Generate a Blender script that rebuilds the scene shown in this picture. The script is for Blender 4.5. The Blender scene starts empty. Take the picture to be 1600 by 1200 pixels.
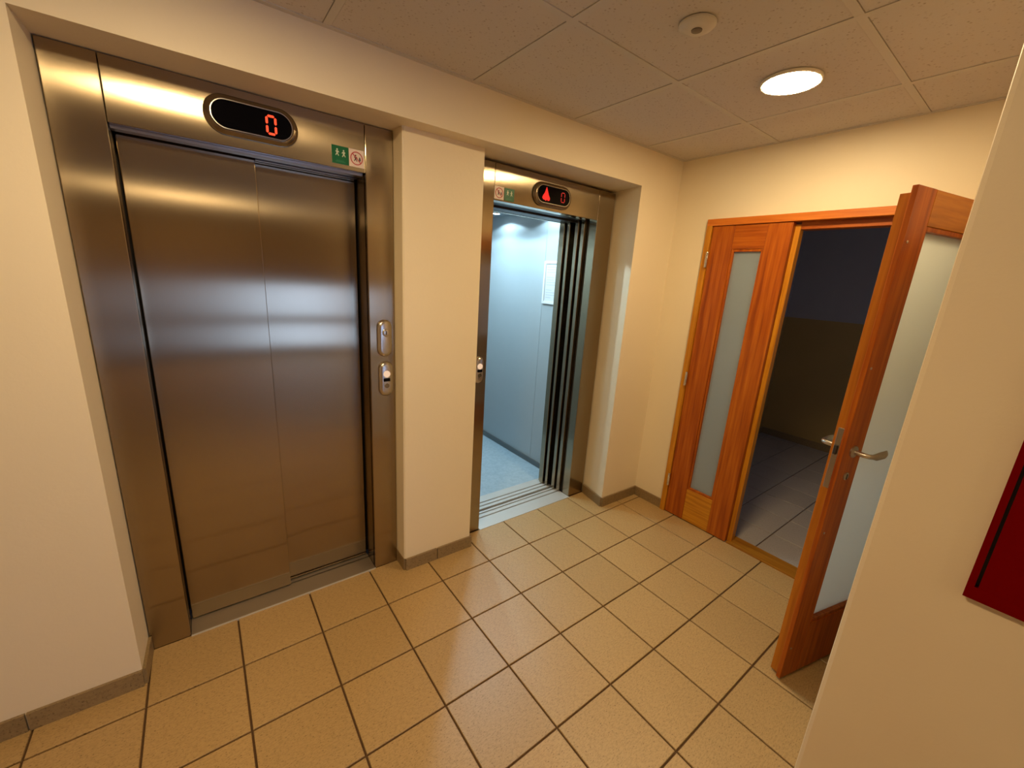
import bpy, bmesh, math, random
from mathutils import Vector, Matrix
random.seed(7)
T = 0.302            # one floor tile (with its joint) in metres; all lengths below are given in tiles
SC = bpy.context.scene
COL = SC.collection

# ------------------------------------------------------------------ camera
cam_d = bpy.data.cameras.new('camera'); cam = bpy.data.objects.new('camera', cam_d); COL.objects.link(cam)
RIGHT = Vector((0.800, -0.597, 0.061)).normalized()
FWD = Vector((0.592, 0.767, -0.249)).normalized()
RIGHT = (RIGHT - FWD * RIGHT.dot(FWD)).normalized()
UP = RIGHT.cross(FWD)
m = Matrix((RIGHT, UP, -FWD)).transposed().to_4x4()
m.translation = Vector((1.003, -5.543, 5.304)) * T
cam.matrix_world = m
cam_d.sensor_width = 36; cam_d.lens = 641.06 / 1600 * 36
cam_d.clip_start = 0.02; cam_d.clip_end = 60
SC.camera = cam

# ------------------------------------------------------------------ world and exposure
w = bpy.data.worlds.new('world'); SC.world = w; w.use_nodes = True
w.node_tree.nodes['Background'].inputs[0].default_value = (0.02, 0.02, 0.025, 1)
w.node_tree.nodes['Background'].inputs[1].default_value = 0.2
SC.view_settings.view_transform = 'Standard'; SC.view_settings.look = 'None'
SC.view_settings.exposure = 0.0; SC.view_settings.gamma = 1.0
SC.view_settings.use_curve_mapping = False
LAMP_COL = (1.0, 0.74, 0.40); LAMP_E = 235.0
CABIN_COL = (0.60, 0.86, 1.0); CABIN_FILL_W = 44.0

# ------------------------------------------------------------------ mesh helpers
def BM(): return bmesh.new()
def box(bm, x0, x1, y0, y1, z0, z1, bev=0.0):
    vs = [bm.verts.new((x * T, y * T, z * T)) for x in (x0, x1) for y in (y0, y1) for z in (z0, z1)]
    F = [(0,1,3,2),(4,6,7,5),(0,4,5,1),(2,3,7,6),(0,2,6,4),(1,5,7,3)]
    fs = [bm.faces.new([vs[i] for i in f]) for f in F]
    if bev:
        es = list({e for f in fs for e in f.edges})
        bmesh.ops.bevel(bm, geom=es, offset=bev * T, segments=2, affect='EDGES', profile=0.5)
    return vs
def prism(bm, pts, z0, z1):                      # pts: plan outline
    a = [bm.verts.new((x * T, y * T, z0 * T)) for x, y in pts]
    b = [bm.verts.new((x * T, y * T, z1 * T)) for x, y in pts]
    n = len(pts)
    bm.faces.new(a[::-1]); bm.faces.new(b)
    for i in range(n): bm.faces.new((a[i], a[(i+1) % n], b[(i+1) % n], b[i]))
def loft(bm, rings, cap=True):                   # rings of world points (tile units), same count
    vv = [[bm.verts.new(Vector(p) * T) for p in r] for r in rings]
    n = len(vv[0])
    for a, b in zip(vv, vv[1:]):
        for i in range(n): bm.faces.new((a[i], a[(i+1) % n], b[(i+1) % n], b[i]))
    if cap: bm.faces.new(vv[0][::-1]); bm.faces.new(vv[-1])
def pill_ring(cx, cz, hw, hh, y, n=14):          # stadium outline in an x-z plane
    r = min(hw, hh); pts = []
    ax, az = hw - r, hh - r
    for q in range(4):
        for k in range(n // 2 + 1):
            a = q * math.pi / 2 + k * (math.pi / 2) / (n // 2)
            sx = ax if q in (0, 3) else -ax; sz = az if q in (0, 1) else -az
            pts.append((cx + sx + r * math.cos(a), y, cz + sz + r * math.sin(a)))
    return pts
def disc_rings_z(cx, cy, prof, n=40):            # prof: list of (radius, z); lathe about z
    return [[(cx + r * math.cos(2*math.pi*k/n), cy + r * math.sin(2*math.pi*k/n), z) for k in range(n)] for r, z in prof]
def disc_rings_y(cx, cz, prof, n=24):            # lathe about y: prof (radius, y)
    return [[(cx + r * math.cos(2*math.pi*k/n), y, cz + r * math.sin(2*math.pi*k/n)) for k in range(n)] for r, y in prof]
def poly_y(bm, pts, y0, y1):                     # outline in x-z, extruded in y
    loft(bm, [[(x, y0, z) for x, z in pts], [(x, y1, z) for x, z in pts]])
def wpos(o):
    v = Vector((0, 0, 0)); 
    while o: v = v + o.location; o = o.parent
    return v
XF = [None]                                      # optional (matrix) applied to all verts: used by the open door leaf
def obj(name, bm, mt, parent=None, smooth=False, label=None):
    bmesh.ops.recalc_face_normals(bm, faces=bm.faces[:])
    if XF[0] is not None: bmesh.ops.transform(bm, matrix=XF[0], verts=bm.verts[:])
    xs = [v.co for v in bm.verts]
    o0 = Vector(((min(v.x for v in xs)+max(v.x for v in xs))/2, (min(v.y for v in xs)+max(v.y for v in xs))/2, min(v.z for v in xs)))
    for v in bm.verts: v.co -= o0
    me = bpy.data.meshes.new(name); bm.to_mesh(me); bm.free()
    o = bpy.data.objects.new(name, me); COL.objects.link(o)
    me.materials.append(mt)
    if smooth:
        for p in me.polygons: p.use_smooth = True
        md = o.modifiers.new('es', 'EDGE_SPLIT'); md.split_angle = math.radians(38)
    if parent: o.parent = parent; o.location = o0 - wpos(parent)
    else: o.location = o0
    if label: o['label'] = label
    return o
def thing(name, label, cat, loc, group=None):
    o = bpy.data.objects.new(name, None); COL.objects.link(o); o.empty_display_size = 0.05
    o.location = Vector(loc) * T; o['label'] = label; o['category'] = cat
    if group: o['group'] = group
    return o
def struct(name, bm, mt, label, cat): 
    o = obj(name, bm, mt); o['kind'] = 'structure'; o['label'] = label; o['category'] = cat; return o
def b1(*a, **k):
    bm = BM(); box(bm, *a, **k); return bm

# ------------------------------------------------------------------ materials
def mat(name, col, rough=0.5, metal=0.0, **kw):
    m = bpy.data.materials.new(name); m.use_nodes = True
    b = m.node_tree.nodes['Principled BSDF']
    b.inputs['Base Color'].default_value = (*col, 1); b.inputs['Roughness'].default_value = rough; b.inputs['Metallic'].default_value = metal
    for k, v in kw.items(): b.inputs[k.replace('_', ' ')].default_value = v
    return m
def nd(m, t, **kw):
    n = m.node_tree.nodes.new(t)
    for k, v in kw.items(): setattr(n, k, v)
    return n
def lk(m, a, b): m.node_tree.links.new(a, b)
def coords(m, scale):
    tc = nd(m, 'ShaderNodeTexCoord'); mp = nd(m, 'ShaderNodeMapping'); mp.inputs['Scale'].default_value = scale
    lk(m, tc.outputs['Object'], mp.inputs[0]); return mp.outputs[0]
def noise(m, vec, scale, detail=4, rough=0.6):
    n = nd(m, 'ShaderNodeTexNoise'); n.inputs['Scale'].default_value = scale; n.inputs['Detail'].default_value = detail; n.inputs['Roughness'].default_value = rough
    lk(m, vec, n.inputs['Vector']); return n.outputs['Fac']
def ramp(m, fac, stops):
    r = nd(m, 'ShaderNodeValToRGB'); e = r.color_ramp.elements
    while len(e) < len(stops): e.new(0.5)
    for el, (p, c) in zip(e, stops): el.position = p; el.color = (*c, 1)
    lk(m, fac, r.inputs[0]); return r.outputs[0]
def bump(m, fac, strength, dist=0.001):
    b = nd(m, 'ShaderNodeBump'); b.inputs['Strength'].default_value = strength; b.inputs['Distance'].default_value = dist
    lk(m, fac, b.inputs['Height']); lk(m, b.outputs[0], m.node_tree.nodes['Principled BSDF'].inputs['Normal'])
def P(m): return m.node_tree.nodes['Principled BSDF'].inputs

def plaster(name, c1, c2, rough=0.55):
    m = mat(name, c1, rough); v = coords(m, (1, 1, 1))
    lk(m, ramp(m, noise(m, v, 1.6, 3), [(0.35, c2), (0.65, c1)]), P(m)['Base Color'])
    bump(m, noise(m, v, 55, 4), 0.25, 0.002); return m
M_wall = plaster('wall_paint', (0.83, 0.72, 0.52), (0.81, 0.70, 0.50), 0.5)
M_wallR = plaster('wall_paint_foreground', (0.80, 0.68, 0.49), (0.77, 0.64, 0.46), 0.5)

def steel(name, col, rough, aniso, rot=0.0, brush=(60, 60, 0.6)):
    m = mat(name, col, rough, 1.0)
    P(m)['Anisotropic'].default_value = aniso; P(m)['Anisotropic Rotation'].default_value = rot
    t = nd(m, 'ShaderNodeTangent', direction_type='RADIAL', axis='Z'); lk(m, t.outputs[0], P(m)['Tangent'])
    v = coords(m, brush); n = noise(m, v, 9, 5)
    mr = nd(m, 'ShaderNodeMapRange'); mr.inputs[3].default_value = rough * 0.95; mr.inputs[4].default_value = rough * 1.06
    lk(m, n, mr.inputs[0]); lk(m, mr.outputs[0], P(m)['Roughness'])
    n2 = noise(m, coords(m, (1.2, 1.2, 0.8)), 1.5, 2)
    lk(m, ramp(m, n2, [(0.3, tuple(c * 0.93 for c in col)), (0.7, col)]), P(m)['Base Color'])
    return m
M_steel = steel('brushed_steel', (0.38, 0.305, 0.205), 0.18, 1.0)
M_sill = mat('sill_aluminium', (0.66, 0.64, 0.60), 0.42, 0.45)
M_chrome = mat('polished_chrome', (0.75, 0.72, 0.68), 0.12, 1.0)
M_satin = mat('satin_nickel', (0.55, 0.50, 0.43), 0.28, 1.0)
M_bezel = mat('bezel_dark_steel', (0.22, 0.17, 0.11), 0.22, 0.9)
M_black = mat('black_shadow_gap', (0.012, 0.010, 0.009), 0.5)
M_dark = mat('dark_rubber', (0.03, 0.026, 0.022), 0.45)
M_screen = mat('display_glass', (0.002, 0.002, 0.003), 0.05, **{'Specular_IOR_Level': 0.1})
def emit(name, col, s):
    m = mat(name, (0.02, 0.02, 0.02), 0.4); P(m)['Emission Color'].default_value = (*col, 1); P(m)['Emission Strength'].default_value = s; return m
M_red = emit('red_led', (1.0, 0.055, 0.012), 1.5)
M_redd = emit('red_led_dim', (1.0, 0.03, 0.02), 0.5)
M_redb = emit('red_led_arrow', (1.0, 0.01, 0.01), 1.0)
M_btn = emit('button_light', (1.0, 0.66, 0.42), 0.85)
M_cabE = emit('cabin_spot_lens', (0.8, 0.93, 1.0), 22)
M_white = mat('white_plastic', (0.62, 0.58, 0.51), 0.4)
M_ring = mat('lamp_ring_white', (0.8, 0.74, 0.62), 0.35)
M_green = mat('sign_green', (0.004, 0.13, 0.045), 0.35)
M_paperW = mat('sign_white', (0.78, 0.66, 0.58), 0.45)
M_signred = mat('sign_red', (0.50, 0.07, 0.07), 0.45)
M_signblk = mat('sign_black', (0.06, 0.03, 0.03), 0.45)
M_signwht = mat('sign_figure_white', (0.62, 0.68, 0.50), 0.45)
M_signgrn2 = mat('sign_pale_green', (0.04, 0.22, 0.10), 0.45)

# floor tiles: beige with fine directional flecks
def tilemat(name, base, dark, fleck):
    m = mat(name, base, 0.42, **{'IOR': 1.7}); v = coords(m, (1, 1, 1))
    oi = nd(m, 'ShaderNodeObjectInfo')
    n1 = noise(m, coords(m, (1, 3.2, 1)), 60, 5, 0.65)
    n2 = noise(m, coords(m, (1, 2.2, 1)), 130, 2, 0.5)
    c = ramp(m, n1, [(0.35, dark), (0.55, base)])
    mx = nd(m, 'ShaderNodeMix', data_type='RGBA'); 
    k = ramp(m, n2, [(0.30, (1, 1, 1)), (0.40, (0, 0, 0))])
    lk(m, k, mx.inputs[0]); lk(m, c, mx.inputs[6]); mx.inputs[7].default_value = (*fleck, 1)
    hs = nd(m, 'ShaderNodeHueSaturation'); mr = nd(m, 'ShaderNodeMapRange'); mr.inputs[3].default_value = 0.95; mr.inputs[4].default_value = 1.05
    lk(m, oi.outputs['Random'], mr.inputs[0]); lk(m, mr.outputs[0], hs.inputs['Value']); lk(m, mx.outputs[2], hs.inputs['Color'])
    lk(m, hs.outputs[0], P(m)['Base Color'])
    bump(m, n1, 0.12, 0.0008); return m
M_tile = tilemat('beige_floor_tile', (0.47, 0.305, 0.125), (0.37, 0.235, 0.09), (0.17, 0.09, 0.025))
M_tile2 = tilemat('grey_floor_tile', (0.40, 0.36, 0.34), (0.34, 0.31, 0.29), (0.20, 0.18, 0.17))
M_skirt = tilemat('skirting_tile', (0.27, 0.185, 0.085), (0.21, 0.14, 0.065), (0.12, 0.075, 0.03))
M_grout = mat('grout', (0.10, 0.05, 0.018), 0.85)

# ceiling board
m = mat('mineral_ceiling_board', (0.62, 0.55, 0.46), 0.85); M_ceil = m
v = coords(m, (1, 1, 1))
vo = nd(m, 'ShaderNodeTexVoronoi'); vo.inputs['Scale'].default_value = 75; lk(m, v, vo.inputs['Vector'])
pits = ramp(m, vo.outputs['Distance'], [(0.12, (1, 1, 1)), (0.32, (0, 0, 0))])
nz = noise(m, v, 26, 3); gate = ramp(m, nz, [(0.40, (0, 0, 0)), (0.62, (1, 1, 1))])
mul = nd(m, 'ShaderNodeMath', operation='MULTIPLY'); lk(m, pits, mul.inputs[0]); lk(m, gate, mul.inputs[1])
mx = nd(m, 'ShaderNodeMix', data_type='RGBA'); lk(m, mul.outputs[0], mx.inputs[0])
mx.inputs[6].default_value = (0.60, 0.55, 0.50, 1); mx.inputs[7].default_value = (0.36, 0.29, 0.23, 1)
lk(m, mx.outputs[2], P(m)['Base Color']); bump(m, noise(m, v, 160, 4), 0.3, 0.001)
M_grid = mat('ceiling_grid_white', (0.58, 0.54, 0.48), 0.5)

# wood
def wood(name, stops, axis='Z', rough=0.4, turn=0.0):
    m = mat(name, stops[0][1], rough, **{'Specular_IOR_Level': 0.3})
    sc = {'Z': (1, 1, 0.045), 'Y': (1, 0.06, 1), 'X': (0.06, 1, 1)}[axis]
    v = coords(m, sc)
    n0 = noise(m, coords(m, tuple(s * 0.8 for s in sc)), 5, 2)
    ad = nd(m, 'ShaderNodeVectorMath', operation='MULTIPLY_ADD'); lk(m, n0, ad.inputs[0]); ad.inputs[1].default_value = (0.03, 0.03, 0.03); lk(m, v, ad.inputs[2])
    n = noise(m, ad.outputs[0], 55, 4, 0.55)
    if turn:                                     # grain follows a piece turned in plan
        for nn in [q for q in m.node_tree.nodes if q.type == 'MAPPING']:
            src = nn.inputs[0].links[0].from_socket
            vr = nd(m, 'ShaderNodeVectorRotate', rotation_type='Z_AXIS'); vr.inputs['Angle'].default_value = turn
            lk(m, src, vr.inputs[0]); lk(m, vr.outputs[0], nn.inputs[0])
    lk(m, ramp(m, n, stops), P(m)['Base Color'])
    bump(m, n, 0.05, 0.0006); return m
W1 = [(0.30, (0.24, 0.042, 0.002)), (0.50, (0.38, 0.083, 0.003)), (0.72, (0.49, 0.130, 0.006))]
W2 = [(0.30, (0.40, 0.14, 0.006)), (0.50, (0.54, 0.21, 0.010)), (0.70, (0.64, 0.28, 0.018))]
M_woodV = wood('reddish_wood_vertical', W1, 'Z'); M_woodH = wood('reddish_wood_horizontal', W1, 'Y')
M_woodLV = wood('light_wood_vertical', W2, 'Z'); M_woodLH = wood('light_wood_horizontal', W2, 'Y')
M_woodLX = wood('light_wood_leaf_rail', [(p, (c[0]*.8, c[1]*.72, c[2]*.8)) for p, c in W2], 'X', turn=math.radians(13.7))
M_woodM = wood('lamplit_edge_wood', [(p, (c[0]*.85, c[1]*.68, c[2]*.7)) for p, c in W2], 'Z')
M_woodT = wood('threshold_wood', [(p, (c[0]*.6, c[1]*.62, c[2])) for p, c in W2], 'Y')
# satin glass
m = mat('satin_glass', (0.46, 0.54, 0.58), 0.30); M_glass = m
tr = nd(m, 'ShaderNodeBsdfTranslucent'); tr.inputs[0].default_value = (0.93, 0.97, 0.95, 1)
ms = nd(m, 'ShaderNodeMixShader'); ms.inputs[0].default_value = 0.62
lk(m, m.node_tree.nodes['Principled BSDF'].outputs[0], ms.inputs[1]); lk(m, tr.outputs[0], ms.inputs[2])
lk(m, ms.outputs[0], m.node_tree.nodes['Material Output'].inputs[0])
P(m)['Coat Weight'].default_value = 1.0; P(m)['Coat Roughness'].default_value = 0.05

# lift cabin
M_cab = plaster('cabin_wall_laminate', (0.36, 0.405, 0.43), (0.345, 0.39, 0.41), 0.4)
m = mat('cabin_floor_vinyl', (0.50, 0.58, 0.60), 0.4); M_cabf = m
lk(m, ramp(m, noise(m, coords(m, (1, 1, 1)), 40, 5), [(0.35, (0.29, 0.38, 0.44)), (0.65, (0.37, 0.46, 0.52))]), P(m)['Base Color'])
M_cabc = mat('cabin_ceiling_grey', (0.22, 0.26, 0.30), 0.4)
M_skirtc = mat('cabin_skirting', (0.16, 0.17, 0.17), 0.35, 0.6)
M_whitef = mat('notice_frame_white', (0.66, 0.67, 0.67), 0.4)
M_paper = mat('notice_paper', (0.58, 0.60, 0.62), 0.5)
M_print = mat('notice_print_grey', (0.42, 0.44, 0.48), 0.6)
M_cabred = mat('dark_red_enamel', (0.165, 0.0003, 0.0006), 0.6, **{'Specular_IOR_Level': 0.03})
# room beyond the wood door
M_ochre = plaster('ochre_oil_paint', (0.40, 0.27, 0.10), (0.37, 0.25, 0.09), 0.5)
M_grey = plaster('grey_wall_upper', (0.36, 0.35, 0.37), (0.34, 0.33, 0.35), 0.7)
M_day = emit('daylight_pane', (0.38, 0.57, 1.0), 7.0)
M_fill = emit('fill_light_pane', (0.62, 0.72, 1.0), 1.3)  # glow of the window added to light the dark room

# ------------------------------------------------------------------ layout numbers (tiles)
ZC = 7.97                     # ceiling
XW = 9.72                     # wall with the wooden door
HB = 7.28                     # underside of the header over both lifts
XL, YB = -6.0, -19.5          # far limits of the hall behind the camera
def yf(x): return 0.385 - 0.0215 * x      # front face of the lift wall
OP1 = (0.437, 3.115); OP2 = (5.375, 8.06); FT = 6.635

# ------------------------------------------------------------------ lift wall (recesses for two lifts, recessed pillar, header)
bm = BM()
prism(bm, [(XL, yf(XL)), (-0.035, yf(-0.035)), (-0.01, 1.0), (-0.01, 2.6), (XL, 2.6)], 0, HB)
prism(bm, [(3.535, 2.6), (3.535, 0.63), (3.56, 0.615), (4.90, 0.595), (4.90, 1.0), (5.08, 1.0), (5.08, 2.6)], 0, HB)
prism(bm, [(8.435, yf(8.43)), (XW, yf(XW)), (XW, 2.6), (8.60, 2.6), (8.60, 0.99)], 0, HB)
prism(bm, [(XL, yf(XL)), (XW, yf(XW)), (XW, 2.6), (XL, 2.6)], HB, ZC + 0.3)
wall_lift = struct('wall_back', bm, M_wall, 'cream plaster wall with recesses around both lift doors', 'wall')

# skirting tiles of the lift wall
def skirt(name, runs, label):
    first = None
    root = None
    for (xa, ya), (xb, yb), cuts in runs:
        L = math.hypot(xb - xa, yb - ya); ux, uy = (xb - xa) / L, (yb - ya) / L
        nx, ny = uy, -ux                      # the visible side lies to the right of the run direction
        ts = [0] + [c for c in cuts if 0 < c < L] + [L]
        for t0, t1 in zip(ts, ts[1:]):
            a = t0 + (0.008 if t0 > 0 else 0); b = t1 - (0.008 if t1 < L else 0)
            bm = BM(); h = 0.235
            pts = [(xa + ux*a, ya + uy*a), (xa + ux*b, ya + uy*b), (xa + ux*b + nx*0.035, ya + uy*b + ny*0.035), (xa + ux*a + nx*0.035, ya + uy*a + ny*0.035)]
            prism(bm, pts, 0.0, h)
            if root is None:
                root = bpy.data.objects.new(name, None); COL.objects.link(root)
                root.location = Vector((pts[0][0], pts[0][1], 0)) * T
                root['kind'] = 'structure'; root['label'] = label; root['category'] = 'baseboard'
            obj('skirting_tile', bm, M_skirt, root)
    return root
skirt('baseboard_left', [((XL, yf(XL)), (-0.035, yf(-0.035)), [0.98 + i for i in range(5)]), ((-0.035, yf(0)), (-0.012, 0.94), [])], 'dark beige tile skirting below the wall left of the closed lift')
skirt('baseboard_middle', [((3.56, 0.97), (3.56, 0.615), []), ((3.56, 0.613), (4.93, 0.592), [0.62])], 'short dark beige tile skirting at the foot of the pillar between the lifts')
skirt('baseboard_back', [((8.57, 0.93), (8.435, yf(8.43)), []), ((8.435, yf(8.43) - 0.002), (XW, yf(XW)), [])], 'dark beige tile skirting wrapping the wall corner right of the open lift')
skirt('baseboard_right', [((XW, yf(XW) - 0.04), (XW, -0.64), [])], 'short dark beige tile skirting between room corner and wooden door frame')

# ------------------------------------------------------------------ wall with the wooden doors
bm = BM()
DY0, DY1, DZ = -0.63, -5.0, 6.72
box(bm, XW, XW + 0.5, DY0, 0.6, 0, ZC + 0.3)
box(bm, XW, XW + 0.5, DY1 - 0.02, DY0, DZ, ZC + 0.3)
struct('wall_right', bm, M_wall, 'cream plaster wall above and beside the wooden door frame', 'wall')
# foreground wall block
bm = BM()
prism(bm, [(5.0, -5.055), (5.012, -5.028), (5.04, -5.02), (XW + 0.5, -5.02), (XW + 0.5, -6.9), (5.0, -6.9)], 0, ZC + 0.3)
struct('wall_front', bm, M_wallR, 'cream plaster wall block in the right foreground carrying the red cabinet', 'wall')
# rest of the hall behind the camera
bm = BM(); box(bm, XL - 0.4, XL, YB, 2.6, 0, ZC + 0.3)
struct('wall_left', bm, M_wall, 'plain cream wall closing the hall far left of the lifts', 'wall')
bm = BM()
WX0, WX1, WZ0, WZ1 = 4.0, 10.6, 0.3, 4.3
box(bm, XL, WX0, YB - 0.4, YB, 0, ZC + 0.3); box(bm, WX1, 13, YB - 0.4, YB, 0, ZC + 0.3)
box(bm, WX0, WX1, YB - 0.4, YB, 0, WZ0); box(bm, WX0, WX1, YB - 0.4, YB, WZ1, ZC + 0.3)
box(bm, 13, 13.4, YB, -6.9, 0, ZC + 0.3)
struct('wall_far', bm, plaster('brown_end_wall', (0.30, 0.20, 0.11), (0.27, 0.18, 0.10)), 'brown end wall of the hall around a daylight window', 'wall')
win = bpy.data.objects.new('window_1', None); COL.objects.link(win); win.location = Vector((7.3, YB, WZ0)) * T
win['kind'] = 'structure'; win['label'] = 'daylight window in the far end wall of the hall'; win['category'] = 'window'
bm = BM()
for a in ((WX0, WX0+.18, WZ0, WZ1), (WX1-.18, WX1, WZ0, WZ1), (WX0, WX1, WZ0, WZ0+.18), (WX0, WX1, WZ1-.18, WZ1), (WX0, WX1, 1.8, 2.3), (7.2, 7.35, WZ0, WZ1)):
    box(bm, a[0], a[1], YB - 0.25, YB - 0.1, a[2], a[3])
obj('window_frame', bm, M_white, win)
for x0, x1 in ((WX0+.18, 7.2), (7.35, WX1-.18)):
    for z0, z1 in ((WZ0+.18, 1.8), (2.3, WZ1-.18)):
        obj('pane', b1(x0, x1, YB - 0.2, YB - 0.17, z0, z1), M_day, win)

# ------------------------------------------------------------------ floor: grout bed and single tiles
bm = BM(); box(bm, XL, XW + 0.01, YB, 1.0, -0.4, -0.022); box(bm, XW + 0.01, 13, YB, -6.9, -0.4, -0.022)
floor = struct('floor', bm, M_grout, 'beige ceramic tiled floor with dark joints', 'floor')
J = 0.0115
cache = {}
def tile(x0, x1, y0, y1, parent, mt, name='floor_tile'):
    w_, d_ = round(x1 - x0, 3), round(y1 - y0, 3)
    key = (w_, d_, mt.name)
    if key not in cache:
        bm = BM(); hw, hd = w_/2, d_/2; b = 0.005
        loft(bm, [[(-hw, -hd, -.03), (hw, -hd, -.03), (hw, hd, -.03), (-hw, hd, -.03)], [(-hw, -hd, -.006), (hw, -hd, -.006), (hw, hd, -.006), (-hw, hd, -.006)],
                  [(-hw+b, -hd+b, 0), (hw-b, -hd+b, 0), (hw-b, hd-b, 0), (-hw+b, hd-b, 0)]])
        bmesh.ops.recalc_face_normals(bm, faces=bm.faces[:])
        me = bpy.data.meshes.new(name); bm.to_mesh(me); bm.free(); me.materials.append(mt); cache[key] = me
    o = bpy.data.objects.new(name, cache[key]); COL.objects.link(o); o.parent = parent
    o.location = Vector(((x0 + x1)/2, (y0 + y1)/2, 0)) * T - wpos(parent)
    return o
rest = BM()
for i in range(-6, 10):
    for j in range(-1, 20):
        x0, x1 = i + J, min(i + 1, XW) - J
        y1_ = -j - J if j >= 0 else 0.949
        y0_ = -(j + 1) + J
        if j == -1: y0_ = J
        if j > 0: y1_ = -j - J
        if j == -1 and x1 < -0.02: y1_ = 0.42
        if x1 - x0 < 0.1: continue
        if i >= 5 and y0_ < -5.02 and y0_ > -6.5:
            if y1_ < -5.02: continue
            y0_ = -5.02
        if -3 <= i and -6.0 < y0_: tile(x0, x1, y0_, y1_, floor, M_tile)
        else: box(rest, x0, x1, y0_, y1_, -0.02, 0)
o = obj('floor_tile_field', rest, M_tile, floor); o['kind'] = 'stuff'

# ------------------------------------------------------------------ ceiling: grid and single boards
bm = BM(); box(bm, XL - 0.4, 13.4, YB - 0.4, 2.6, ZC + 0.16, ZC + 0.3)
ceil = struct('ceiling', bm, M_ceil, 'suspended ceiling of speckled mineral boards in a white grid', 'ceiling')
GX0, GY0, G = 4.470, -1.697, 1.973
gxs = [GX0 + G * k for k in range(-6, 5)]; gys = [GY0 - G * k for k in range(-1, 10)]
tee = BM(); TW = 0.042
xcl = [x for x in gxs if XL < x < XW]; ycl = [y for y in gys if YB < y < yf(8) - 0.1]
for x in xcl: box(tee, x - TW, x + TW, YB, yf(x), ZC - 0.004, ZC + 0.03)
for y in ycl: box(tee, XL, XW if y > -5 else 4.99, y - TW, y + TW, ZC - 0.0035, ZC + 0.03)
obj('grid_tee', tee, M_grid, ceil)
ang = BM()
prism(ang, [(XL, yf(XL) - 0.07), (XW, yf(XW) - 0.07), (XW, yf(XW) + 0.01), (XL, yf(XL) + 0.01)], ZC - 0.006, ZC + 0.03)
box(ang, XW - 0.07, XW + 0.01, -5.02, yf(XW), ZC - 0.0055, ZC + 0.03)
obj('wall_angle', ang, M_grid, ceil)
X = [XL] + xcl + [XW]; Y = sorted([YB] + ycl + [0.55]); rest = BM()
LA = (7.36, -2.74); SD = (5.43, -2.56)
for x0, x1 in zip(X, X[1:]):
    for y0, y1 in zip(Y, Y[1:]):
        if x1 - x0 < 0.15 or y1 - y0 < 0.15: continue
        a = (x0 + TW + 0.006, x1 - TW - 0.006, y0 + TW + 0.006, y1 - TW - 0.006, ZC + 0.004, ZC + 0.06)
        if x1 > 0.4 and y1 > -5.1: obj('ceiling_board', b1(*a), M_ceil, ceil)
        else: box(rest, *a)
o = obj('ceiling_board_field', rest, M_ceil, ceil); o['kind'] = 'stuff'

# ------------------------------------------------------------------ ceiling lamps and smoke detector
def lamp(x, y, label, e):
    t = thing('ceiling_lamp', label, 'ceiling light', (x, y, ZC - 0.07))
    bm = BM(); loft(bm, disc_rings_z(x, y, [(0.30, ZC + .003), (0.345, ZC - 0.006), (0.345, ZC - 0.03), (0.335, ZC - 0.042), (0.322, ZC - 0.04), (0.318, ZC - 0.02), (0.29, ZC - 0.01)]))
    obj('ring', bm, M_ring, t, True)
    bm = BM(); loft(bm, disc_rings_z(x, y, [(0.312, ZC - 0.02), (0.317, ZC - 0.04), (0.29, ZC - 0.048), (0.02, ZC - 0.051)]))
    obj('diffuser', bm, emit('lamp_diffuser', LAMP_COL, e), t, True)
lamp(LA[0], LA[1], 'glowing round flush ceiling lamp between the lifts and the wooden door', LAMP_E * 0.80)
lamp(1.1, -2.76, 'round flush ceiling lamp in front of the closed lift', LAMP_E)
lamp(0.9, -16.6, 'round flush ceiling lamp far behind at the end of the hall', LAMP_E * 1.5)
t = thing('smoke_detector', 'small round white smoke detector with dark centre on a ceiling board', 'smoke detector', (SD[0], SD[1], ZC))
bm = BM(); loft(bm, disc_rings_z(*SD, [(0.17, ZC + .003), (0.185, ZC - 0.008), (0.185, ZC - 0.025)])); obj('base', bm, M_white, t, True)
bm = BM(); loft(bm, disc_rings_z(*SD, [(0.18, ZC - 0.025), (0.165, ZC - 0.04), (0.11, ZC - 0.055), (0.055, ZC - 0.06)])); obj('cap', bm, M_white, t, True)
bm = BM(); loft(bm, disc_rings_z(*SD, [(0.055, ZC - 0.055), (0.053, ZC - 0.068), (0.02, ZC - 0.072)])); obj('sensor', bm, mat('sensor_brown', (0.10, 0.07, 0.05), 0.3), t, True)

# ------------------------------------------------------------------ lift entrances
def seven_zero(bm, cx, cz, hw, hh, y, s=0.022, slant=0.0):
    g = 0.008
    def seg(p, q):
        (xa, za), (xb, zb) = p, q
        L = math.hypot(xb-xa, zb-za); ux, uz = (xb-xa)/L, (zb-za)/L; nx, nz = -uz, ux
        a = (xa + ux*g, za + uz*g); b = (xb - ux*g, zb - uz*g); k = s
        pts = [a, (a[0]+ux*k*.6+nx*k/1.4, a[1]+uz*k*.6+nz*k/1.4), (b[0]-ux*k*.6+nx*k/1.4, b[1]-uz*k*.6+nz*k/1.4), b, (b[0]-ux*k*.6-nx*k/1.4, b[1]-uz*k*.6-nz*k/1.4), (a[0]+ux*k*.6-nx*k/1.4, a[1]+uz*k*.6-nz*k/1.4)]
        poly_y(bm, pts, y, y + 0.006)
    c = [(cx-hw, cz-hh), (cx+hw, cz-hh), (cx+hw, cz+hh), (cx-hw, cz+hh)]; ml, mr = (cx-hw, cz), (cx+hw, cz)
    for p, q in ((c[0], c[1]), (c[1], mr), (mr, c[2]), (c[2], c[3]), (c[3], ml), (ml, c[0])): seg(p, q)

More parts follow.
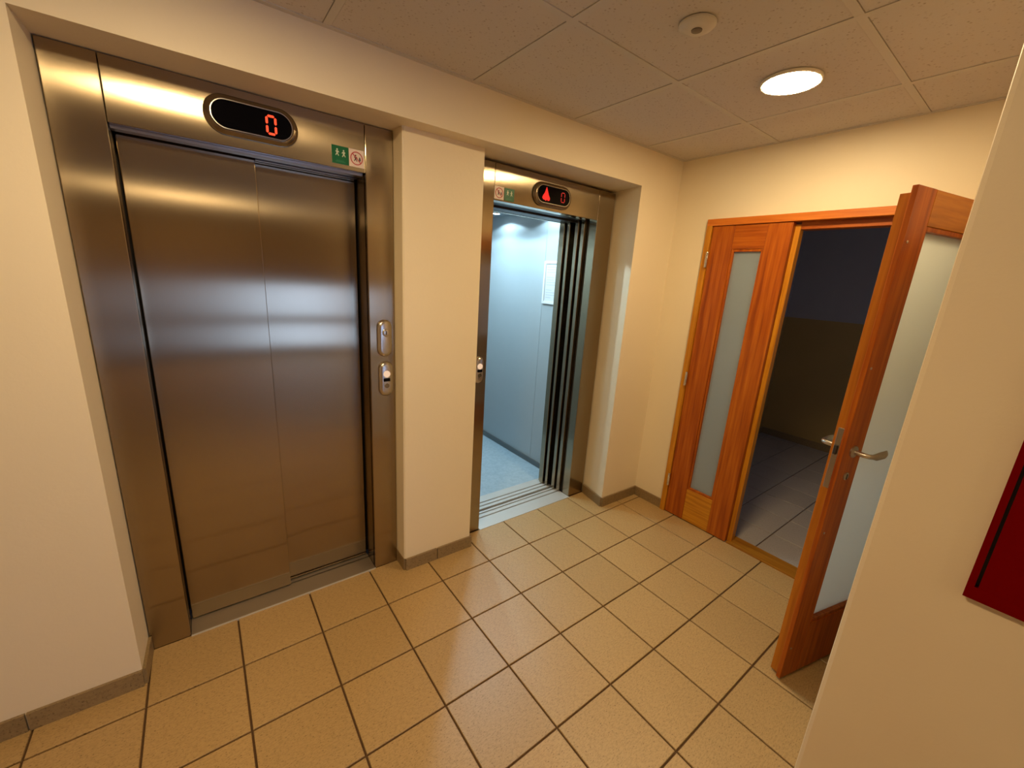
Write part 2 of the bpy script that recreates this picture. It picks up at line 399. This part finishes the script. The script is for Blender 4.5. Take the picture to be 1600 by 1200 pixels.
def display(parent, cx, cz, y, arrow, label):
    hw, hh = 0.495, 0.213
    bm = BM()
    loft(bm, [pill_ring(cx, cz, hw, hh, y), pill_ring(cx, cz, hw, hh, y - 0.02), pill_ring(cx, cz, hw-0.025, hh-0.025, y - 0.05),
              pill_ring(cx, cz, hw-0.06, hh-0.05, y - 0.058), pill_ring(cx, cz, hw-0.068, hh-0.058, y - 0.045)])
    d = obj('floor_display', bm, M_bezel, parent, True, label)
    bm = BM()
    a, b = pill_ring(cx, cz, hw-0.066, hh-0.054, y - 0.056), pill_ring(cx, cz, hw-0.066, hh-0.054, y - 0.066)
    c2, d2 = pill_ring(cx, cz, hw-0.076, hh-0.064, y - 0.066), pill_ring(cx, cz, hw-0.076, hh-0.064, y - 0.056)
    loft(bm, [a, b, c2, d2], cap=False); obj('chrome_rim', bm, M_chrome, d, True)
    bm = BM(); loft(bm, [pill_ring(cx, cz, hw-0.072, hh-0.06, y - 0.05), pill_ring(cx, cz, hw-0.074, hh-0.062, y - 0.060)])
    obj('screen', bm, M_screen, d, True)
    bm = BM(); ys = y - 0.0665
    if arrow:
        seven_zero(bm, cx + 0.235, cz, 0.045, 0.085, ys, 0.010)
        obj('digit', bm, M_redd, d)
        bm = BM(); ax = cx - 0.20
        pts = [(ax, cz+0.125), (ax+0.035, cz+0.05), (ax+0.06, cz-0.01), (ax+0.095, cz-0.06), (ax+0.09, cz-0.10), (ax+0.05, cz-0.115), (ax+0.02, cz-0.09),
               (ax, cz-0.12), (ax-0.03, cz-0.105), (ax-0.07, cz-0.10), (ax-0.095, cz-0.07), (ax-0.08, cz-0.03), (ax-0.04, cz+0.02)]
        poly_y(bm, pts, ys, ys + 0.006); obj('arrow', bm, M_redb, d)
    else:
        seven_zero(bm, cx + 0.19, cz - 0.008, 0.047, 0.098, ys, 0.018)
        obj('digit', bm, M_red, d)

def figure(bm, cx, cz, s, y, flip=1):
    poly_y(bm, [(cx + s*.16*math.cos(a*math.pi/4), cz + s*.62 + s*.16*math.sin(a*math.pi/4)) for a in range(8)], y, y + .002)
    f = flip
    poly_y(bm, [(cx - .12*s*f, cz + .42*s), (cx + .18*s*f, cz + .40*s), (cx + .40*s*f, cz + .12*s), (cx + .30*s*f, cz + .06*s), (cx + .14*s*f, cz + .20*s), (cx + .12*s*f, cz - .10*s),
                (cx + .34*s*f, cz - .50*s), (cx + .20*s*f, cz - .56*s), (cx - .02*s*f, cz - .18*s), (cx - .24*s*f, cz - .52*s), (cx - .38*s*f, cz - .46*s), (cx - .16*s*f, cz - .06*s), (cx - .16*s*f, cz + .10*s), (cx - .34*s*f, cz + .22*s), (cx - .28*s*f, cz + .34*s)], y, y + .002)
def stickers(parent, gx0, gx1, wx0, wx1, z0, z1, y):
    g = obj('evacuation_sticker', b1(gx0, gx1, y - 0.006, y, z0, z1), M_green, parent, label='square green sticker with two white figures')
    w_, h = gx1 - gx0, z1 - z0; cx = (gx0 + gx1)/2
    bm = BM(); figure(bm, gx0 + w_*.32, z0 + h*.60, h*.30, y - .009); figure(bm, gx0 + w_*.70, z0 + h*.58, h*.30, y - .009, -1)
    obj('pictogram', bm, M_signwht, g)
    bm = BM(); box(bm, gx0 + w_*.2, gx1 - w_*.2, y - .008, y - .006, z0 + h*.10, z0 + h*.14); box(bm, gx0 + w_*.28, gx1 - w_*.28, y - .008, y - .006, z0 + h*.17, z0 + h*.20)
    obj('caption_line', bm, M_signgrn2, g)
    s = obj('prohibition_sticker', b1(wx0, wx1, y - 0.006, y, z0, z1), M_paperW, parent, label='square whitish sticker with red crossed circle')
    cx = (wx0 + wx1)/2; cz = (z0 + z1)/2; r = min(wx1 - wx0, h)*.42
    bm = BM(); ro, ri = r, r*.86
    loft(bm, disc_rings_y(cx, cz, [(ri, y-.006), (ri, y-.010), (ro, y-.010), (ro, y-.006)]), cap=False)
    a = math.radians(-45)
    ux, uz = math.cos(a), math.sin(a); k = r*.07
    poly_y(bm, [(cx - ux*ri - uz*k, cz - uz*ri + ux*k), (cx + ux*ri - uz*k, cz + uz*ri + ux*k), (cx + ux*ri + uz*k, cz + uz*ri - ux*k), (cx - ux*ri + uz*k, cz - uz*ri - ux*k)], y - .011, y - .008)
    obj('crossed_circle', bm, M_signred, s)
    bm = BM(); figure(bm, cx - r*.15, cz - r*.05, r*.75, y - .0085)
    poly_y(bm, [(cx + r*.42, cz - r*.35), (cx + r*.66, cz - r*.3), (cx + r*.62, cz + .02*r), (cx + r*.5, cz + r*.32), (cx + r*.36, cz + .02*r)], y - .0085, y - .006)
    obj('figure', bm, M_signblk, s)

def call_panel(parent, cx, cz, hw, hh, y, kind):
    bm = BM()
    loft(bm, [pill_ring(cx, cz, hw, hh, y), pill_ring(cx, cz, hw, hh, y - 0.012), pill_ring(cx, cz, hw-0.012, hh-0.012, y - 0.035), pill_ring(cx, cz, hw-0.035, hh-0.035, y - 0.05), pill_ring(cx, cz, hw-0.06, hh-0.06, y - 0.056)])
    nm = 'key_switch_plate' if kind == 'key' else 'call_button_plate'
    p = obj(nm, bm, M_satin, parent, True)
    if kind == 'key':
        bm = BM(); loft(bm, disc_rings_y(cx + .01, cz + hh*.32, [(0.062, y - .05), (0.062, y - .062), (0.05, y - .07), (0.03, y - .072)])); obj('key_cylinder', bm, M_satin, p, True)
        obj('keyhole', b1(cx + .003, cx + .017, y - .076, y - .07, cz + hh*.32 - .03, cz + hh*.32 + .03), M_black, p)
    else:
        bm = BM(); loft(bm, disc_rings_y(cx, cz + hh*.30, [(0.056, y - .05), (0.056, y - .066), (0.048, y - .072)])); obj('call_button', bm, M_btn, p, True, 'lit whitish round button')
        obj('indicator_window', b1(cx - .055, cx + .055, y - .060, y - .052, cz - hh*.13 , cz + hh*.06), M_screen, p)
        bm = BM(); loft(bm, disc_rings_y(cx, cz - hh*.38, [(0.05, y - .05), (0.05, y - .068), (0.042, y - .068), (0.040, y - .058)])); r2 = obj('key_ring', bm, M_satin, p, True)
        bm = BM(); loft(bm, disc_rings_y(cx, cz - hh*.38, [(0.039, y - .05), (0.039, y - .0585)])); obj('ring_core', bm, M_bezel, p, True)

M_sill1 = mat('darker_sill_steel', (0.42, 0.35, 0.27), 0.4, 0.75)  # darker metal for the sill of the closed lift
def sill(parent, x0, x1, y0, grooves, y1, zt=0.012, name='door_sill', mt=None):
    bm = BM(); ys = [y0]
    for g0, g1 in grooves: ys += [g0, g1]
    ys.append(y1)
    for a, b in zip(ys[::2], ys[1::2]): box(bm, x0, x1, a, b, -0.15, zt)
    box(bm, x0, x1, y0, y1, -0.2, -0.08)
    obj(name, bm, mt or M_sill, parent)

# --- lift 1, closed
Y1 = 0.95
L1 = thing('lift_entrance', 'large closed steel lift door with frame, left of the cream pillar', 'elevator', (1.77, Y1, 0))
bm = BM(); box(bm, 0.0, OP1[0] - 0.006, Y1, Y1 + 0.10, 0, HB - 0.01, 0.008); box(bm, OP1[0] - 0.05, OP1[0] - 0.006, Y1 + 0.05, 1.27, 0, HB - 0.05)
obj('frame_post', bm, M_steel, L1)
bm = BM(); box(bm, OP1[1] + 0.006, 3.528, Y1, Y1 + 0.10, 0, HB - 0.01, 0.008); box(bm, OP1[1] + 0.006, OP1[1] + 0.05, Y1 + 0.05, 1.36, 0, HB - 0.05)
obj('frame_post', bm, M_steel, L1)
bm = BM(); box(bm, *OP1, Y1 + 0.004, Y1 + 0.10, FT, HB - 0.01, 0.006); box(bm, *OP1, Y1 + 0.05, 1.26, FT + 0.004, FT + 0.05)
obj('header_panel', bm, M_steel, L1)
M_steelD = steel('dark_steel_rail', (0.38, 0.36, 0.37), 0.35, 0.4)
bm = BM(); box(bm, *OP1, 1.06, 1.20, FT - 0.03, FT + 0.02); box(bm, 1.80, OP1[1], 1.30, 1.38, FT - 0.03, FT + 0.02); box(bm, OP1[0], OP1[1], 1.52, 1.55, FT - 0.14, FT + 0.2)
obj('top_rail', bm, M_steelD, L1)
obj('shadow_gap', b1(OP1[0] - 0.3, OP1[1] + 0.3, 1.56, 1.60, 0, HB), M_black, L1)
obj('door_panel', b1(OP1[0] + 0.015, 1.785, 1.275, 1.365, 0.03, FT + 0.03, 0.008), M_steel, L1)
bm = BM(); box(bm, 1.70, OP1[1] - 0.02, 1.40, 1.49, 0.03, FT + 0.03, 0.008)
obj('door_panel', bm, M_steel, L1)
sill(L1, *OP1, 0.948, [(1.30, 1.335), (1.43, 1.465)], 1.55, mt=M_sill1)
obj('sill_edge', b1(*OP1, 0.928, 0.947, -0.15, 0.016), M_sill, L1, label='bright front edge')
display(L1, 1.763, 6.962, Y1, False, 'dark pill-shaped display showing a red 0')
stickers(L1, 2.667, 2.89, 2.895, 3.10, 6.69, 6.915, Y1 + 0.004)
call_panel(L1, 3.352, 4.243, 0.122, 0.298, Y1, 'key')
call_panel(L1, 3.365, 3.57, 0.122, 0.292, Y1, 'call')

# --- lift 2, open
Y2 = 0.97
L2 = thing('lift_entrance', 'open steel lift entrance right of the pillar, its door panels parked right', 'elevator', (6.8, Y2, 0))
obj('frame_post', b1(5.085, OP2[0] - 0.006, Y2, Y2 + 0.22, 0, HB - 0.05, 0.008), M_steel, L2)
obj('frame_post', b1(OP2[1] + 0.006, 8.57, Y2, Y2 + 0.22, 0, HB - 0.05, 0.008), M_steel, L2)
bm = BM(); box(bm, *OP2, Y2 + 0.004, Y2 + 0.20, FT - 0.01, HB - 0.05, 0.006)
obj('header_panel', bm, M_steel, L2)
obj('top_rail', b1(*OP2, 1.24, 1.54, FT + 0.02, FT + 0.2), M_black, L2)  # black block painted in for the shade above the opening
for xe, ya, yb in ((8.0, 1.265, 1.365), (7.955, 1.41, 1.51)):
    obj('door_panel', b1(xe, 8.9, ya, yb, 0.03, FT + 0.02, 0.008), M_steel, L2)
bm = BM(); box(bm, 8.09, 8.14, 1.19, 1.25, 0, 7.0); box(bm, 5.25, 5.36, 1.19, 1.58, 0, 7.0)
obj('shaft_jamb', bm, M_dark, L2)
sill(L2, *OP2, 0.925, [(1.285, 1.325), (1.425, 1.465)], 1.52)
display(L2, 6.72, 6.895, Y2, True, 'dark pill-shaped display showing a red up arrow and a dim red 0')
stickers(L2, 5.59, 5.805, 5.372, 5.575, 6.65, 6.86, Y2 + 0.004)
call_panel(L2, 5.19, 3.56, 0.10, 0.26, Y2, 'call')

# --- cabin
CX0, CX1, CY0, CY1, CZ = 5.05, 8.49, 2.0, 6.9, 7.06
CB = thing('lift_cabin', 'pale blue lit lift cabin seen through the open lift entrance', 'elevator cabin', (6.8, 4.4, 0))
for x0, x1, y0, y1 in ((CX1, CX1 + 0.08, 3.06, CY1), (CX1, CX1 + 0.08, 1.95, 3.05), (CX0 - 0.08, CX0, CY0, 4.5), (CX0 - 0.08, CX0, 4.51, CY1), (CX0, CX1, CY1, CY1 + 0.08)):
    obj('wall_panel', b1(x0, x1, y0, y1, 0.0, CZ), M_cab, CB)
bm = BM(); box(bm, CX0, OP2[0] - 0.1, 1.95, 2.03, 0, CZ); box(bm, 7.97, CX1, 1.95, 2.03, 0, CZ); box(bm, OP2[0] - 0.1, 7.97, 1.95, 2.03, FT - 0.02, CZ)
obj('front_panel', bm, M_steel, CB)
obj('cabin_floor', b1(CX0, CX1, 2.1, CY1, -0.2, 0.0), M_cabf, CB)
obj('cabin_ceiling', b1(CX0, CX1, 1.95, CY1, CZ, CZ + 0.1), M_cabc, CB)
bm = BM(); box(bm, CX1 - 0.05, CX1, 2.03, CY1, 0, 0.15, 0.01); box(bm, CX0, CX0 + 0.05, 2.03, CY1, 0, 0.15, 0.01); box(bm, CX0 + .05, CX1 - .05, CY1 - 0.05, CY1, 0, 0.15, 0.01)
obj('skirting', bm, M_skirtc, CB)
sill(CB, OP2[0] - .05, 8.06, 1.60, [(1.69, 1.73), (1.82, 1.86)], 2.10, name='cabin_sill')
for xe, ya, yb in ((7.93, 1.655, 1.735), (7.90, 1.80, 1.93)):
    obj('cabin_door_panel', b1(xe, 8.8, ya, yb, 0.03, FT - 0.02, 0.008), M_steel, CB)
obj('door_header', b1(CX0, 8.8, 1.60, 1.93, FT - 0.015, 7.0), M_dark, CB)
for sx, sy, pw, ang_ in ((8.0, 4.75, 11.0, 146), (8.0, 2.75, 11.0, 146), (6.8, 4.75, 1.0, 150), (6.8, 2.75, 1.0, 150), (5.6, 4.75, 11.0, 146), (5.6, 2.75, 11.0, 146)):  # middle pair is added, unseen, as fill light for cabin and sill
    bm = BM(); loft(bm, disc_rings_z(sx, sy, [(0.14, CZ), (0.15, CZ - .01), (0.145, CZ - .022), (0.11, CZ - .025), (0.10, CZ - .012)], 24)); r_ = obj('spotlight', bm, M_chrome, CB, True)
    bm = BM(); loft(bm, disc_rings_z(sx, sy, [(0.10, CZ - .005), (0.098, CZ - .02), (0.02, CZ - 0.021)], 24)); obj('lens', bm, M_cabE, r_, True)
    ld = bpy.data.lights.new('cabin_spot', 'SPOT'); ld.energy = pw if pw > 1 else CABIN_FILL_W; ld.color = CABIN_COL; ld.spot_size = math.radians(ang_); ld.spot_blend = 0.15; ld.shadow_soft_size = 0.02
    lo = bpy.data.objects.new('cabin_spot', ld); COL.objects.link(lo); lo.location = Vector((sx, sy, CZ - 0.03)) * T

# notice on the cabin wall
N = thing('notice_frame', 'white framed paper notice on the right wall of the blue lift cabin', 'notice', (CX1 - .02, 2.72, 4.69))
bm = BM(); ny0, ny1, nz0, nz1 = 2.40, 3.03, 4.70, 5.80; xx0 = CX1 - 0.045
for a in ((ny0, ny0+.07, nz0, nz1), (ny1-.07, ny1, nz0, nz1), (ny0+.07, ny1-.07, nz0, nz0+.07), (ny0+.07, ny1-.07, nz1-.07, nz1)): box(bm, xx0, CX1 - .001, *a, 0.006)
obj('frame', bm, M_whitef, N)
pp = obj('paper', b1(CX1 - .02, CX1 - .004, ny0+.07, ny1-.07, nz0+.07, nz1-.07), M_paper, N)
bm = BM(); random.seed(3)
for k in range(13):
    z = nz1 - .15 - k * .065
    if k in (3, 8): continue
    box(bm, CX1 - .0225, CX1 - .020, ny0 + .12 + random.random()*.2, ny1 - .12, z - .008, z + .008)
obj('printed_line', bm, M_print, pp)

# ------------------------------------------------------------------ wooden door: frame, threshold and fixed side leaf
XF_ = 9.655
D = bpy.data.objects.new('door_1', None); COL.objects.link(D); D.location = Vector((XF_, -2.8, 0)) * T
D['kind'] = 'structure'; D['label'] = 'orange wooden double door frame with narrow glazed side leaf on the end wall'; D['category'] = 'door'
bm = BM()
box(bm, XF_, 10.05, -0.755, -0.635, 0, 6.73, 0.008)
box(bm, XF_, 10.05, -5.0, -4.88, 0, 6.73, 0.008)
obj('frame_jamb', bm, M_woodLV, D)
obj('frame_head', b1(XF_ - 0.002, 10.05, -5.0, -0.635, 6.60, 6.735, 0.008), wood('orange_head_wood', [(0.30, (0.50, 0.12, 0.012)), (0.5, (0.60, 0.17, 0.018)), (0.72, (0.68, 0.22, 0.03))], 'Y'), D)
obj('head_stop', b1(9.80, 10.04, -4.88, -2.33, 6.47, 6.60, 0.006), M_woodH, D)
obj('threshold', b1(9.70, 10.10, -5.0, -2.26, -0.02, 0.035, 0.008), M_woodT, D)
XA, XB = 9.685, 9.83
obj('stile', b1(XA, XB, -1.215, -0.765, 0.02, 6.595, 0.006), M_woodV, D)
obj('stile', b1(XA, XB, -2.245, -1.825, 0.02, 6.595, 0.006), M_woodV, D)
obj('top_rail', b1(XA + 0.003, XB, -1.823, -1.217, 6.14, 6.595, 0.006), M_woodH, D)
obj('bottom_rail', b1(XA + 0.003, XB, -1.823, -1.217, 0.02, 0.80, 0.006), M_woodLH, D, label='lighter yellowish bottom board')
obj('rebate_strip', b1(9.79, 9.95, -2.335, -2.246, 0.02, 6.56, 0.006), M_woodLV, D)
bm = BM()
for a in ((-1.262, -1.217, .80, 6.14), (-1.823, -1.778, .80, 6.14), (-1.778, -1.262, .80, .85), (-1.778, -1.262, 6.09, 6.14)): box(bm, XA + 0.015, XB, *a, 0.006)
obj('glazing_bead', bm, M_woodV, D)
obj('pane', b1(XA + 0.06, XA + 0.09, -1.79, -1.25, 0.84, 6.10), M_glass, D)
for z in (5.93, 3.36, 0.87):
    bm = BM()
    h = 0.155
    loft(bm, disc_rings_z(XF_ - 0.03, -0.765, [(0.026, z - h), (0.03, z - h + .01), (0.03, z - .01), (0.03, z + h - .01), (0.026, z + h)], 14))
    obj('hinge', bm, M_chrome, D, True)

# ------------------------------------------------------------------ open wooden leaf (built along +x from its free edge, then turned)
TH = math.radians(-13.7)
OXY = Vector((7.07, -4.325, 0))
LW = 2.68
XFM = Matrix.Translation(OXY * T) @ Matrix.Rotation(TH, 4, 'Z')
hinge_w = XFM @ Vector((LW * T, 0, 0))
D2 = bpy.data.objects.new('door_2', None); COL.objects.link(D2); D2.location = hinge_w
D2['kind'] = 'structure'; D2['label'] = 'orange wooden door leaf with large satin pane standing open towards the viewer'; D2['category'] = 'door'
XF[0] = XFM
LT, LCORE = 0.055, 0.175          # lip thickness, total thickness
ZT = 6.50
def leaf(name, x0, x1, z0, z1, mt, lab=None, lip=True, core=True):
    bm = BM()
    if lip: box(bm, x0, x1, 0, LT, z0, z1, 0.006)
    if core: box(bm, max(x0, 0.055), x1, LT, LCORE, max(z0, 0.035), min(z1, ZT - 0.055), 0.006)
    return obj(name, bm, mt, D2, label=lab)
SW = 0.375
bm = BM(); box(bm, 0, SW, 0, LT, 0.03, ZT, 0.006); box(bm, 0.10, SW, LT, LCORE, 0.035, ZT - .06, 0.004)
obj('stile', bm, M_woodV, D2)
obj('edge_lipping', b1(0.06, 0.10, LT + 0.002, LCORE, 0.035, ZT - .06, 0.004), M_woodM, D2, label='edge strip of the core, lamplight put into its pale tone')  # lighter wood stands in for lamplight falling on the edge
leaf('stile', LW - SW, LW, 0.03, ZT, M_woodV)
leaf('top_rail', SW + .002, LW - SW - .002, 6.13, ZT - 0.002, M_woodLX)
leaf('bottom_rail', SW + .002, LW - SW - .002, 0.03, 0.86, M_woodV)
bm = BM()
for a in ((SW, SW + .05, .86, 6.13), (LW - SW - .05, LW - SW, .86, 6.13), (SW + .05, LW - SW - .05, .86, .91), (SW + .05, LW - SW - .05, 6.08, 6.13)):
    box(bm, a[0], a[1], 0.012, LCORE - 0.012, a[2], a[3], 0.006)
obj('glazing_bead', bm, M_woodV, D2)
obj('pane', b1(SW + .03, LW - SW - .03, 0.07, 0.10, 0.89, 6.10), M_glass, D2)
# lock plate on the narrow edge
lp = obj('lock_plate', b1(0.046, 0.062, LT + 0.022, LT + 0.085, 2.98, 3.78, 0.004), M_satin, D2)
bm = BM(); box(bm, 0.02, 0.05, LT + .035, LT + .07, 3.44, 3.56, 0.004); obj('latch', bm, M_dark, lp)
def lever(yb, sgn, reach=0.34):
    """lever handle: rose, neck away from the leaf, bend, blade along the leaf"""
    bm = BM(); hx, hz = 0.20, 3.50
    loft(bm, disc_rings_y(hx, hz, [(0.075, yb), (0.075, yb + sgn*.02), (0.055, yb + sgn*.03)])); r_ = obj('handle', bm, M_satin, D2, True)
    path = [(hx, yb + sgn*.02), (hx, yb + sgn*.12), (hx + .012, yb + sgn*.165), (hx + .05, yb + sgn*.19), (hx + .14, yb + sgn*.195), (hx + reach*.75, yb + sgn*.19), (hx + reach - .02, yb + sgn*.187), (hx + reach, yb + sgn*.185)]
    bm = BM(); rings = []
    n = 12
    for k, (px, py) in enumerate(path):
        q0 = path[max(0, k-1)]; q1 = path[min(len(path)-1, k+1)]
        t = Vector((q1[0]-q0[0], q1[1]-q0[1], 0)).normalized(); s_ = Vector((-t.y, t.x, 0))
        rz = 0.03 if k < 4 else (0.055 if k < 7 else 0.03); rs = 0.03 if k < 4 else 0.018
        rings.append([Vector((px, py, hz)) + s_*rs*math.cos(2*math.pi*i/n) + Vector((0, 0, 1))*rz*math.sin(2*math.pi*i/n) for i in range(n)])
    loft(bm, rings); obj('lever', bm, M_satin, r_, True)
lever(0.0, -1); lever(LCORE, 1)
bm = BM(); loft(bm, disc_rings_y(0.19, 3.17, [(0.05, 0), (0.05, -.012), (0.042, -.016)])); e = obj('escutcheon', bm, M_satin, D2, True)
obj('keyhole', b1(0.182, 0.198, -.02, -.014, 3.13, 3.20), M_black, e)
for sz in (5.94, 4.55, 2.38, 0.54):
    bm = BM(); loft(bm, disc_rings_y(0.075, sz, [(0.016, 0.002), (0.016, -.006), (0.01, -.008)], 10)); obj('screw_cap', bm, M_satin, D2, True)
XF[0] = None

# ------------------------------------------------------------------ light switch on the side of the foreground block (mirrored in the pane)
S = thing('light_switch', 'white light switch beside the open door, mirrored in its pane', 'light switch', (8.70, -5.0, 4.29))
obj('plate', b1(8.56, 8.84, -5.02, -4.99, 4.15, 4.43, 0.01), M_white, S)
obj('rocker', b1(8.61, 8.79, -4.99, -4.965, 4.20, 4.38, 0.008), M_ring, S)

# ------------------------------------------------------------------ red cabinet on the foreground wall
Cc = thing('hose_cabinet', 'dark red metal wall cabinet at the right edge of the picture', 'cabinet', (4.98, -6.2, 3.39))
bm = BM()
y0, y1, z0, z1 = -5.57, -6.8, 3.41, 6.2
xa, xb = 4.955, 4.997
s0, s1 = -5.605, -5.622                       # the open gap beside the door
box(bm, xa, xb, s0, y0, z0, z1); box(bm, xa, xb, y1, s1, z0, z0 + .09); box(bm, xa, xb, y1, s1, z1 - .09, z1)
box(bm, xa, xb, s1, s0, z0, z0 + .09); box(bm, xa, xb, s1, s0, z1 - .09, z1)
obj('cabinet_body', bm, M_cabred, Cc)
obj('hinge_slot', b1(4.990, 4.996, s1 - .01, s0 + .01, z0 + .08, z1 - .08), M_black, Cc)
obj('cabinet_door', b1(xa, 4.985, y1 + .0, s1 - .0005, z0 + .0905, z1 - .0905), M_cabred, Cc)

# ------------------------------------------------------------------ dark room beyond the wooden door
RX0, RX1, RY0, RY1 = XW + 0.5, 18.4, -7.0, 0.62
bm = BM(); box(bm, XW + 0.01, RX1, RY0, RY1, -0.4, -0.022)
fl2 = struct('floor_2', bm, M_grout, 'grey tiled floor of the dark room beyond the wooden door', 'floor')
rest = BM()
for i in range(10, 19):
    for j in range(-1, 8):
        x0, x1 = i - 0.0 + J, min(i + 1, RX1) - J; y0, y1 = -j - 1.0 + J + 0.3, min(-j - J + 0.3, RY1 - .02)
        if x0 < 10.12: x0 = 10.12
        if i == 10: pass
        if x0 < 17.5 and -6 < y0: tile(x0, x1, y0, y1, fl2, M_tile2)
        else: box(rest, x0, x1, y0, y1, -0.02, 0)
box(rest, XW + 0.02, 10.10, RY0, -2.2, -0.02, -0.001)
o = obj('floor_tile_field', rest, M_tile2, fl2); o['kind'] = 'stuff'
bm = BM(); box(bm, RX1, RX1 + .3, RY0, RY1 + .3, 4.55, ZC + .3); box(bm, RX0, RX1, RY1, RY1 + .3, 4.55, ZC + .3); box(bm, RX0 - .5, RX1 + .3, RY0 - .3, RY0, 0, ZC + .3)
struct('wall_beyond', bm, M_grey, 'grey upper wall of the dark room beyond the door', 'wall')
bm = BM(); box(bm, RX1 - .01, RX1 + .3, RY0, RY1 + .3, 0, 4.55); box(bm, RX0, RX1, RY1 - .01, RY1 + .3, 0, 4.55)
o = struct('trim_1', bm, M_ochre, 'ochre painted lower wall band in the dark room beyond the door', 'wall band')
bm = BM(); box(bm, RX1 - .05, RX1 - .01, RY0, RY1, 0, 0.24); box(bm, RX0, RX1 - .05, RY1 - .05, RY1 - .01, 0, 0.24)
struct('baseboard_beyond', bm, M_skirt, 'dark skirting in the room beyond the wooden door', 'baseboard')
bm = BM(); box(bm, XW + .5, RX1 + .3, RY0, RY1 + .3, ZC, ZC + .3)
struct('ceiling_2', bm, M_grey, 'plain dark ceiling of the room beyond the door', 'ceiling')

w2 = bpy.data.objects.new('fill_window', None); COL.objects.link(w2); w2.location = Vector((13, RY0, 2.6)) * T  # added out of sight as fill light for the dark room
w2['kind'] = 'structure'; w2['label'] = 'unseen glowing window added on the side wall to light the dark room'; w2['category'] = 'window'
bm = BM()
for a in ((11.5, 11.65, 2.6, 6.0), (14.85, 15.0, 2.6, 6.0), (11.65, 14.85, 2.6, 2.75), (11.65, 14.85, 5.85, 6.0)): box(bm, a[0], a[1], RY0 + .01, RY0 + .12, a[2], a[3])
obj('window_frame', bm, M_white, w2)
obj('pane', b1(11.65, 14.85, RY0 + .02, RY0 + .06, 2.75, 5.85), M_fill, w2)
